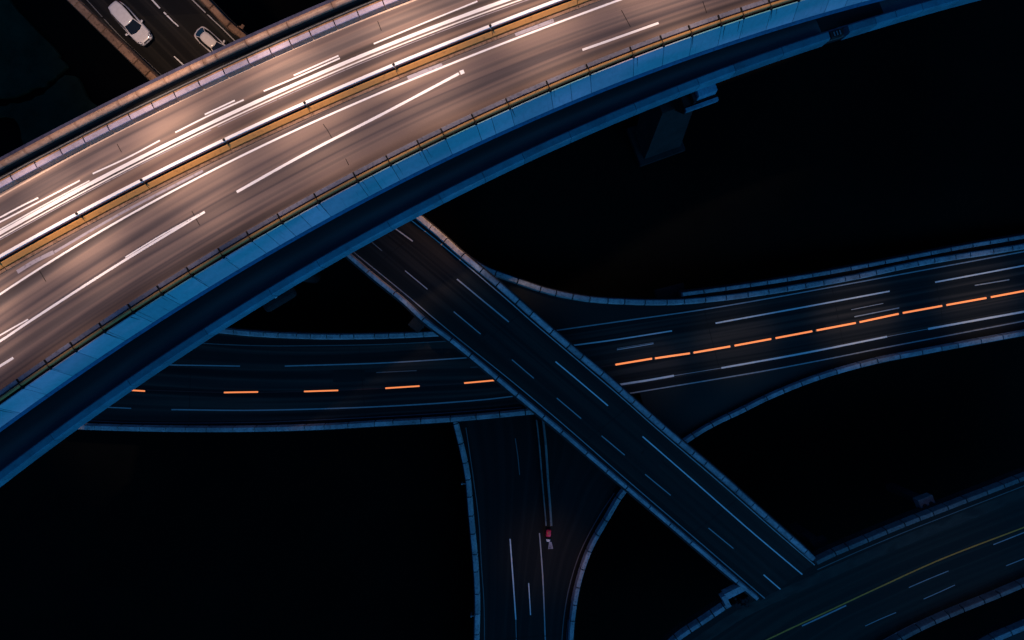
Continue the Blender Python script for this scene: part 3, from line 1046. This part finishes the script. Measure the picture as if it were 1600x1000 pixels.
def res_knots(knots, n):
    out = []
    k = len(knots) - 1
    a = np.array(knots, float)
    cum = [np.array(q) for q in catmull(knots, 3)]
    # parameterise by knot index so that both edges pair up knot by knot
    idx = []
    for kn in a:
        idx.append(int(np.argmin([np.linalg.norm(c[:2] - kn[:2]) for c in cum])))
    arr = np.array(cum)
    for t in np.linspace(0, k, n):
        i = min(k - 1, int(t))
        f = idx[i] + (idx[i + 1] - idx[i]) * (t - i)
        out.append(np.array([np.interp(f, range(len(arr)), arr[:, c]) for c in range(arr.shape[1])]))
    return out


A = at_depth(res_knots(ns_l, n))
B = at_depth(res_knots(ns_r, n))
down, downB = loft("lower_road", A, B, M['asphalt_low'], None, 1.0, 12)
tag(down, label='dark road running from under the crossing road to the bottom edge', kind='structure')
NB = [downB]
barrier("blue barrier on the left edge of the road at bottom centre", [(p[0], p[1], p[2] - .95) for p in [(700, 610, 91.9)] + [(712, 664, 91.8), (722, 705, 91.7), (730, 745, 91.6), (736, 812, 91.5), (742, 875, 91.5), (745.5, 937, 91.5), (744.5, 1000, 91.5), (742, 1130, 91.5)]], 3.0)
barrier("curved blue barrier on the right edge of the road at bottom centre", [(p[0], p[1], p[2] - .95) for p in [(1022, 728, 89.2), (977, 767, 89.6), (950, 810, 90.2), (922, 860, 90.7), (905, 910, 91.1), (896, 960, 91.3), (892.5, 1000, 91.5), (889, 1130, 91.5)]], 3.3)
line("edge_line", [(728, 668), (740, 750), (748, 812), (752, 880), (756, 940), (757, 1000), (756, 1060)], .13, M['grey_line'], down, NB)
line("edge_line", [(960, 770), (935, 808), (907, 862), (890, 915), (882, 958), (878, 1000), (876, 1060)], .14, M['grey_line'], down, NB)
line("edge_line", [(966, 772), (941, 812), (914, 864), (897, 917), (889, 960), (885, 1000), (883, 1060)], .12, M['grey_line'], down, NB)
for a, w, m in (([(805, 685), (809, 712), (812, 742)], .13, 'grey_line'), ([(797, 842), (802, 910), (806, 968)], .19, 'white'), ([(806, 968), (808, 1060)], .07, 'dash_dim'),
                ([(826, 911), (827.5, 935), (829, 961)], .15, 'white'), ([(843, 833), (848, 900), (852, 1000), (854, 1060)], .18, 'dash_dim')):
    line("lane_line", a, w, M[m], down, NB)
line("deck_seam", [(786, 999), (830, 995.5), (878, 991.5)], .12, M['black'], down, NB, 5, .02)

# gore divider: two low rails that end at a red crash cushion
for pts, lab in (([(838, 655), (842, 690), (847, 750), (851, 795), (853, 820)], "left of the two low blue rails ending at the red crash cushion"),
                 ([(848, 655), (852, 690), (856, 750), (859.5, 795), (861, 820)], "right of the two low blue rails ending at the red crash cushion")):
    P = [drop(NB, p[0], p[1]) for p in catmull(pts, 6)]
    t = thing("guard_rail", lab, "guard rail", "low rails of the gore divider")
    P = smooth_path([p for p in P if p], 3)
    S = arclen(P)
    wd = .19 if "right" in lab else .12
    segments("rail", P, even_joints(S[-1], 4.0, .05), [(-wd, .45), (-wd * .6, .62), (wd * .6, .62), (wd, .45)], M['conc_dim'], t, .05)
    for s in np.arange(.6, S[-1], 2.0):
        q = cut(P, s, s + .01)[0]
        bm = bmesh.new()
        add_box(bm, (q.x, q.y, q.z + .22), (.12, .12, .5), 0, .01)
        bm_obj("post", bm, M['steel'], t)
c = drop(NB, 856.5, 833)
t = thing("crash_cushion", "red crash cushion with white nose between the two low blue rails", "crash cushion", None, tuple(c), math.radians(-4))
bm = bmesh.new()
add_box(bm, (0, .25, .45), (.78, 1.15, .85), 0, .18)
bm_obj("body", bm, M['red'], t, True)
bm = bmesh.new()
add_box(bm, (0, .32, .90), (.26, .55, .08), 0, .03)
bm_obj("cap", bm, plain("deep_red_plastic", (.28, .005, .02), .4), t)
bm = bmesh.new()
add_box(bm, (.02, -.52, .40), (.70, .26, .72), 0, .05)
bm_obj("band", bm, M['black'], t)
bm = bmesh.new()
for k in range(3):
    add_box(bm, (.02, -.80 - .14 * k, .38), (.66 - .10 * k, .13, .66 - .05 * k), 0, .04)
bm_obj("nose", bm, M['white'], t)
# worn chevron in front of it
for k in range(4):
    x = 856.5 + 1.7 * k
    line("worn_marking", [(858.5 + .9 * k, 846 + .3 * k), (857.3 + 2.1 * k, 857)], .12, M['white_worn'], down, NB, 3)
line("worn_marking", [(856.8, 857), (864, 856.6)], .16, M['white_worn'], down, NB, 3)
for (x, y), lab in (((722, 755), "tiny pale drain stub beside the bottom road's left barrier, upper one"), ((736.5, 961), "tiny pale drain stub beside the bottom road's left barrier, lower one")):
    t = thing("drain_pipe", lab, "drain pipe", "drain stubs at the bottom road", tuple(W(x, y, 91.3)))
    bm = bmesh.new()
    add_cyl(bm, (0, 0, -.2), .13, 1.4, 'z', 12)
    bm_obj("pipe", bm, M['steel'], t, True)
    bm = bmesh.new()
    add_box(bm, (.35, 0, .3), (.7, .12, .10), 0, .02)
    bm_obj("bracket", bm, M['steel'], t)

# ---- road in the lower right corner
DL = 84.0
ln = [(990, 1075), (1060, 1003), (1100, 974), (1140, 947), (1190, 922), (1277, 881), (1340, 853), (1407, 825), (1507, 786), (1600, 750), (1740, 696)]
ls = [(1290, 1075), (1400, 1006), (1425, 992), (1450, 979), (1475, 968), (1500, 957), (1530, 945), (1550, 937), (1600, 916), (1660, 890), (1760, 850)]
A = at_depth(res_knots([(*p, DL) for p in ln], 90))
B = at_depth(res_knots([(*p, DL) for p in ls], 90))
low, lowB = loft("corner_road", A, B, M['asphalt_teal'], None, 1.0, 12)
tag(low, label='dim teal road with a yellow centre line across the lower right corner', kind='structure')
LB = [lowB]
barrier("dull blue barrier on the upper edge of the lower right road beyond the junction", [(1276, 880), (1300, 868), (1340, 851), (1407, 823), (1507, 784), (1600, 748), (1730, 698)], 2.7, d=DL - .95, mat='conc_dim')
barrier("blue barrier on the upper edge of the lower right road before the junction", [(1000, 1062), (1055, 1003), (1075, 988), (1100, 972), (1122, 957), (1140, 945)], 2.2, d=DL - .95, mat='conc')
barrier("dull barrier on the lower edge of the lower right road", [(1300, 1062), (1400, 1004), (1450, 978), (1500, 956), (1550, 936), (1600, 915), (1740, 857)], 2.8, d=DL - .95, mat='conc_dim')
M['shoulder'] = asphalt("mottled_shoulder", [(0.3, (.03, .03, .025)), (0.5, (.06, .062, .05)), (0.7, (.04, .04, .035))], 0.25, 0.6, 0.6, 0.85, 3.3)
line("shoulder", [(1060, 1024), (1110, 990), (1160, 958), (1225, 927), (1340, 876), (1410, 846), (1510, 806), (1600, 771), (1700, 733)], 1.5, M['shoulder'], low, LB, 7, .006)
line("centre_line", [(1120, 1040), (1200, 999), (1300, 952), (1375, 917), (1470, 874), (1600, 824), (1700, 786)], .20, M['yellow'], low, LB)
for a, w in (([(1253, 978), (1290, 961), (1322, 946)], .20), ([(1420, 918), (1450, 905), (1482, 892)], .11), ([(1443, 936), (1468, 925), (1492, 914)], .11), ([(1352, 978), (1376, 967), (1400, 957)], .11), ([(1552, 851), (1600, 832), (1650, 812)], .14), ([(1572, 884), (1610, 869)], .12)):
    line("lane_dash", a, w, M['dash_dim'], low, LB)
line("edge_line", [(1375, 1003), (1420, 979), (1480, 952), (1540, 928), (1600, 905), (1700, 865)], .16, M['dash_dim'], low, LB)
line("edge_line", [(1277, 890), (1340, 862), (1407, 834), (1507, 795), (1600, 759), (1700, 720)], .12, M['grey_line'], low, LB)

# junction wall and leftover bits beside the end of the diagonal road
t = thing("corner_wall", "blue angled corner wall beside the end of the diagonal road", "wall")
sweep("wall_panel", at_depth([(1164, 918), (1150, 925), (1134, 933)], DL - 1.0), [(-.45, 0), (.45, 0), (.5, -1.2), (-.5, -1.2)], M['conc'], t)
sweep("wall_panel", at_depth([(1131, 932), (1137, 944), (1140, 949)], DL - 1.05), [(-.35, 0), (.35, 0), (.4, -1.2), (-.4, -1.2)], M['conc'], t)
c = W(1157, 941, DL)
t = thing("scrap_pile", "small dark heap of broken concrete beside the corner wall", "rubble", None, tuple(c))
bm = bmesh.new()
for k in range(16):
    add_box(bm, (rnd.uniform(-1.2, .9), rnd.uniform(-.7, .7), rnd.uniform(.1, .35)), (rnd.uniform(.25, .7), rnd.uniform(.2, .5), rnd.uniform(.15, .4)), rnd.uniform(0, 3), .03)
bm_obj("debris", bm, M['conc_pier'], t)
t['kind'] = 'stuff'


def cabinet(px, py, d, rz, mat, label):
    t = thing("utility_box", label, "utility box", None, tuple(W(px, py, d)), rz)
    bm = bmesh.new()
    add_box(bm, (0, 0, -.6), (2.3, 1.75, 1.2), 0, .06)
    bm_obj("housing", bm, M[mat], t)
    for k in (-.5, .5):
        bm = bmesh.new()
        add_cyl(bm, (k, -.25, .03), .30, .10, 'z', 20)
        add_box(bm, (k, -.25, .10), (.5, .1, .06), .4, .01)
        bm_obj("hatch", bm, M['conc_dark'], t)
    bm = bmesh.new()
    add_box(bm, (.5, -1.02, -.05), (2.3, .14, .12), 0, .02)
    bm_obj("handle_bar", bm, M['steel'], t)
    bm = bmesh.new()
    add_box(bm, (0, 0, -4.8), (1.2, 1.0, 7.2), 0, .04)
    bm_obj("stand", bm, M['conc_dark'], t)


cabinet(1449, 786, DL + .4, math.radians(21), 'conc_dim', "blue utility box standing behind the lower right road's barrier")
cabinet(1283, 853, DL + 1.8, math.radians(21), 'conc_dark', "almost black utility box in the corner where the diagonal road ends")

# bridge in the extreme corner
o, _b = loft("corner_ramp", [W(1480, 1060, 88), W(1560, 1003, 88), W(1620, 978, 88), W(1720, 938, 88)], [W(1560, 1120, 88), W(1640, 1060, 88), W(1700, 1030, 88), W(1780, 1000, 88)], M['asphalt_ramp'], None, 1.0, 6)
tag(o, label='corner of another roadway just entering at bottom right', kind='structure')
barrier("blue barrier segment cutting the extreme bottom right corner", [(1470, 1062), (1545, 1006), (1580, 990), (1620, 973), (1720, 930)], 2.6, d=87.1, prof=JPW)

# ---- a few piers that show faintly
t = thing("bridge_pier", "faint slim pier below the diagonal road's left barrier", "pier")
a = W(648, 497, 80.5)
b_ = W(646, 515, 88)
quad_prism("column", rect(b_, Vector((1, 0, 0)), Vector((0, 1, 0)), -.4, 1.0, -.8, .8, H - 93.5), rect(a, Vector((1, 0, 0)), Vector((0, 1, 0)), -.6, 1.2, -.9, 1.2, a.z), M['conc_pier'], t)
bm = bmesh.new()
add_box(bm, (a.x + 2.0, a.y + 1.0, a.z + .6), (6.5, 1.8, 1.2), math.radians(50), .06)
bm_obj("cap", bm, M['conc_pier'], t)
t = thing("bridge_pier", "dark slanted pier cap behind the crossing road's curved upper barrier", "pier")
a = W(1048, 456, 87.6)
bm = bmesh.new()
add_box(bm, (a.x, a.y - .3, a.z - .5), (4.6, 2.4, 1.0), math.radians(14), .08)
bm_obj("cap", bm, M['conc_pier'], t)
bm = bmesh.new()
add_cyl(bm, (a.x, a.y - 1.2, a.z - 3.5), .9, 5.2, 'z', 20)
bm_obj("column", bm, M['conc_pier'], t, True)


# ================================================================== CARS
def loft_rings(name, rings, mat, parent, sub=2, caps=True, smooth=True):
    bm = bmesh.new()
    R = [[bm.verts.new(p) for p in ring] for ring in rings]
    k = len(rings[0])
    for a, b in zip(R, R[1:]):
        for j in range(k):
            bm.faces.new((a[j], a[(j + 1) % k], b[(j + 1) % k], b[j]))
    if caps:
        bm.faces.new(R[0][::-1])
        bm.faces.new(R[-1])
    o = bm_obj(name, bm, mat, parent, smooth)
    if sub:
        md = o.modifiers.new("smooth", 'SUBSURF')
        md.levels = md.render_levels = sub
    return o


def car(label, pos, heading, Lh, Wh, roof, belt, tilt=0.0):
    """x forward. Lh, Wh half length / half width. roof=(x_rear, x_front, half_w, z); belt=(x_rear, x_front, half_w, z)"""
    t = thing("parked_car" if False else "white_car", label, "car", None, tuple(pos), heading)
    bw = M['car_white']
    # lower body
    st = []
    for f, w, zt, zb in ((-1.0, .46, .74, .42), (-.985, .64, .86, .34), (-.93, .82, .97, .26), (-.78, .955, 1.03, .22), (-.4, 1.0, 1.02, .2), (0, 1.0, 1.0, .2), (.3, 1.0, .99, .2),
                         (.42, .995, .98, .2), (.62, .98, .93, .2), (.80, .94, .86, .22), (.91, .85, .78, .25), (.97, .72, .68, .30), (1.0, .54, .58, .36)):
        x = f * Lh
        w *= Wh
        st.append([Vector((x, y * w, z)) for y, z in ((0, zt), (.55, zt), (.84, zt - .03), (.96, zt - .14), (1.0, (zt + zb) / 2), (.97, zb + .08), (.8, zb), (0, zb),
                                                      (-.8, zb), (-.97, zb + .08), (-1.0, (zt + zb) / 2), (-.96, zt - .14), (-.84, zt - .03), (-.55, zt))])
    loft_rings("body", st, bw, t, 2)
    # cabin: belt outline -> roof outline
    rx0, rx1, rw, rz_ = roof
    bx0, bx1, bwid, bz = belt

    def outline(x0, x1, w, z, nosecurve, tailcurve):
        return [Vector((x1 + nosecurve, 0, z)), Vector((x1 + nosecurve * .7, .5 * w, z)), Vector((x1, .9 * w, z)), Vector((x1 * .55 + x0 * .45, w, z)), Vector((x1 * .25 + x0 * .75, .99 * w, z)),
                Vector((x0, .80 * w, z)), Vector((x0 - tailcurve * .7, .5 * w, z)), Vector((x0 - tailcurve, 0, z)),
                Vector((x0 - tailcurve * .7, -.5 * w, z)), Vector((x0, -.80 * w, z)), Vector((x1 * .25 + x0 * .75, -.99 * w, z)), Vector((x1 * .55 + x0 * .45, -w, z)), Vector((x1, -.9 * w, z)), Vector((x1 + nosecurve * .7, -.5 * w, z))]
    o0 = outline(bx0, bx1, bwid, bz - .06, .28, .24)
    o1 = outline(rx0, rx1, rw, rz_ - .05, .10, .08)
    o2 = outline(rx0 + .05, rx1 - .05, rw * .93, rz_, .09, .07)
    bm = bmesh.new()
    V0 = [bm.verts.new(p) for p in o0]
    V1 = [bm.verts.new(p) for p in o1]
    k = len(o0)
    for j in range(k):
        bm.faces.new((V0[j], V0[(j + 1) % k], V1[(j + 1) % k], V1[j]))
    bm.faces.new(V1)
    bm_obj("cabin", bm, bw, t, True)
    # roof skin
    bm = bmesh.new()
    Va = [bm.verts.new(p + Vector((0, 0, .004))) for p in o1]
    Vb = [bm.verts.new(p + Vector((0, 0, .012))) for p in o2]
    cz = [bm.verts.new(Vector((p.x * .82 + (rx0 + rx1) / 2 * .18, p.y * .6, rz_ + .035))) for p in o2]
    for j in range(k):
        bm.faces.new((Va[j], Va[(j + 1) % k], Vb[(j + 1) % k], Vb[j]))
        bm.faces.new((Vb[j], Vb[(j + 1) % k], cz[(j + 1) % k], cz[j]))
    bm.faces.new(cz)
    bm_obj("roof", bm, bw, t, True)

    # glass: patches proud of the cabin wall, between outline indices
    def pane(name, idx, lo=.10, hi=.93, shrink=.06):
        bm = bmesh.new()
        low_, top_ = [], []
        m = len(idx)
        for q, j in enumerate(idx):
            a, b = o0[j % k], o1[j % k]
            pl, ph = a.lerp(b, lo), a.lerp(b, hi)
            low_.append(pl)
            top_.append(ph)
        if shrink:
            for arr in (low_, top_):
                a0, a1 = arr[0].copy(), arr[-1].copy()
                arr[0] = a0.lerp(arr[1], shrink)
                arr[-1] = a1.lerp(arr[-2], shrink)
        ctr = Vector(((rx0 + rx1) / 2, 0, .9))
        rows = []
        for arr in (low_, top_):
            row = []
            for p in arr:
                nrm = Vector((p.x - ctr.x, p.y * 2.2, .6)).normalized()
                row.append(bm.verts.new(p + nrm * .014))
            rows.append(row)
        for q in range(m - 1):
            bm.faces.new((rows[0][q], rows[0][q + 1], rows[1][q + 1], rows[1][q]))
        return bm_obj(name, bm, M['glass'], t, True)
    pane("windscreen", [12, 13, 0, 1, 2], .04, .97, .12)
    pane("rear_window", [5, 6, 7, 8, 9], .18, .95, .12)
    pane("side_window", [2, 3, 4, 5], .16, .90, .10)
    pane("side_window", [9, 10, 11, 12], .16, .90, .10)
    # headlights, tail lights, grille, mirrors, wheels
    for s in (1, -1):
        bm = bmesh.new()
        add_box(bm, (Lh * .895, s * Wh * .70, .715), (.46, .30, .16), -s * .55, .05)
        h_o = bm_obj("headlight", bm, M['chrome'], t, True)
        bm = bmesh.new()
        add_box(bm, (Lh * .915, s * Wh * .68, .745), (.34, .18, .13), -s * .55, .04)
        bm_obj("lens", bm, M['lamp'], h_o, True)
        bm = bmesh.new()
        add_box(bm, (-Lh * .925, s * Wh * .66, .66), (.14, .30, .18), s * .5, .05)
        bm_obj("tail_light", bm, M['red'], t, True)
        bm = bmesh.new()
        add_box(bm, (bx1 - .30, s * (Wh + .13), 1.05), (.20, .26, .17), s * .2, .06)
        add_box(bm, (bx1 - .24, s * (Wh - .06), 1.0), (.08, .26, .06), 0, .01)
        m_o = bm_obj("mirror", bm, bw, t, True)
        for x in (-.62, .62):
            bm = bmesh.new()
            add_cyl(bm, (x * Lh, s * (Wh - .14), .33), .33, .22, 'y', 24)
            w_o = bm_obj("wheel", bm, M['black'], t, True)
            bm = bmesh.new()
            add_cyl(bm, (x * Lh, s * (Wh - .03), .33), .21, .03, 'y', 20)
            bm_obj("rim", bm, M['rim'], w_o, True)
    bm = bmesh.new()
    add_box(bm, (Lh * .972, 0, .60), (.16, Wh * .80, .15), 0, .05)
    bm_obj("grille", bm, M['chrome'], t)
    bm = bmesh.new()
    add_box(bm, (Lh * .955, 0, .33), (.22, Wh * 1.3, .16), 0, .06)
    bm_obj("bumper", bm, M['chrome'], t)
    bm = bmesh.new()
    add_box(bm, (Lh * .995, 0, .44), (.03, .42, .10), 0, .01)
    bm_obj("number_plate", bm, M['lamp'], t)
    return t


def on_city(px, py):
    return drop(CB, px, py)


def heading(p0, p1):
    d = on_city(*p1) - on_city(*p0)
    return math.atan2(d.y, d.x)


hd = heading((178, 8), (235, 68))
car("large white estate car with dark windscreen driving beside the tan barrier", on_city(210, 41), hd, 2.78, 1.04, (-2.35, .42, .74, 1.52), (-2.5, 1.28, .95, 1.0))
hd2 = heading((310, 50), (352, 88))
car("small white hatchback with dark wraparound glass half hidden by the overpass", on_city(336, 72), hd2, 2.2, .98, (-.95, .75, .52, 1.48), (-1.92, 1.45, .88, .98))

# ================================================================== LIGHT
w = bpy.data.worlds.new("World")
sc.world = w
w.use_nodes = True
nt = w.node_tree
bgn = nt.nodes["Background"]
sky = nt.nodes.new("ShaderNodeTexSky")
sky.sky_type = 'NISHITA'
sky.sun_disc = False
SUN_AZ = math.radians(140)     # compass-like, from +Y clockwise: light comes from the lower right
SUN_EL = math.radians(30)
sky.sun_elevation = SUN_EL
sky.sun_rotation = SUN_AZ
sky.air_density = 1.0
sky.ozone_density = 4.0
tint = nt.nodes.new("ShaderNodeMix")
tint.data_type = 'RGBA'
tint.blend_type = 'MULTIPLY'
tint.inputs[0].default_value = 1
tint.inputs[7].default_value = (0.08, 0.34, 0.75, 1)
nt.links.new(sky.outputs[0], tint.inputs[6])
nt.links.new(tint.outputs[2], bgn.inputs[0])
bgn.inputs[1].default_value = 0.06

sl = bpy.data.lights.new("sun", 'SUN')
sl.energy = 0.74
sl.angle = math.radians(40)
sl.color = (0.06, 0.46, 1.0)
so = bpy.data.objects.new("sun", sl)
dirv = Vector((math.sin(SUN_AZ) * math.cos(SUN_EL), math.cos(SUN_AZ) * math.cos(SUN_EL), math.sin(SUN_EL)))
so.rotation_euler = (-dirv).to_track_quat('-Z', 'Y').to_euler()
COL.objects.link(so)


def spot(pos, target, power, col, size, blend, rad=1.5):
    l = bpy.data.lights.new("unseen_spot", 'SPOT')  # warm spots added to light the roads, no lamps modelled
    l.energy = power
    l.color = col
    l.spot_size = math.radians(size)
    l.spot_blend = blend
    l.shadow_soft_size = rad
    o = bpy.data.objects.new("unseen_spot", l)
    o.location = pos
    o.rotation_euler = (target - pos).to_track_quat('-Z', 'Y').to_euler()
    COL.objects.link(o)


WARM = (1.0, 0.69, 0.52)
for (tx, ty), pw_ in (((-150, 494), 58000), ((18, 396), 62000), ((195, 286), 63000), ((375, 195), 63000), ((555, 115), 62000), ((735, 45), 58000), ((925, -16), 56000), ((1115, -76), 54000)):
    tg = W(tx, ty, 60)
    spot(tg + Vector((-5.6, 9.6, 36)), tg, pw_ * .9, WARM, 38, 0.6, .8)
tg = W(255, 40, 66)
spot(tg + Vector((8, -12, 30)), tg, 26000, (1.0, .66, .45), 48, 0.9)
tg = W(690, 362, 77)
spot(tg + Vector((8, 5, 9)), tg, 6000, (1.0, .50, .24), 62, 1.0, .5)
for x, y, p_ in ((1150, 538, 3000), (1340, 502, 4600), (1530, 468, 4600)):
    tg = W(x, y, 86)
    spot(tg + Vector((1, -1, 20)), tg, p_, (1.0, 0.77, 0.55), 46, 1.0)
tg = W(1020, 583, 86)
spot(tg + Vector((6, 2, 13)), tg, 1100, (1.0, 0.72, 0.55), 54, 1.0)
tg = W(1480, 880, 84)
spot(tg + Vector((4, 2, 22)), tg, 800, (1.0, 0.66, 0.4), 70, 1.0)  # weak spot added so the yellow line reads amber
tg = W(851, 868, 91.5)
spot(tg + Vector((1, 0, 20)), tg, 3000, (1.0, 0.55, 0.36), 56, 1.0)  # spot added to bring out the red of the cushion

sc.view_settings.view_transform = 'Standard'
sc.view_settings.look = 'None'
sc.view_settings.exposure = 0
sc.view_settings.gamma = 1
sc.cycles.use_denoising = True
sc.cycles.max_bounces = 6
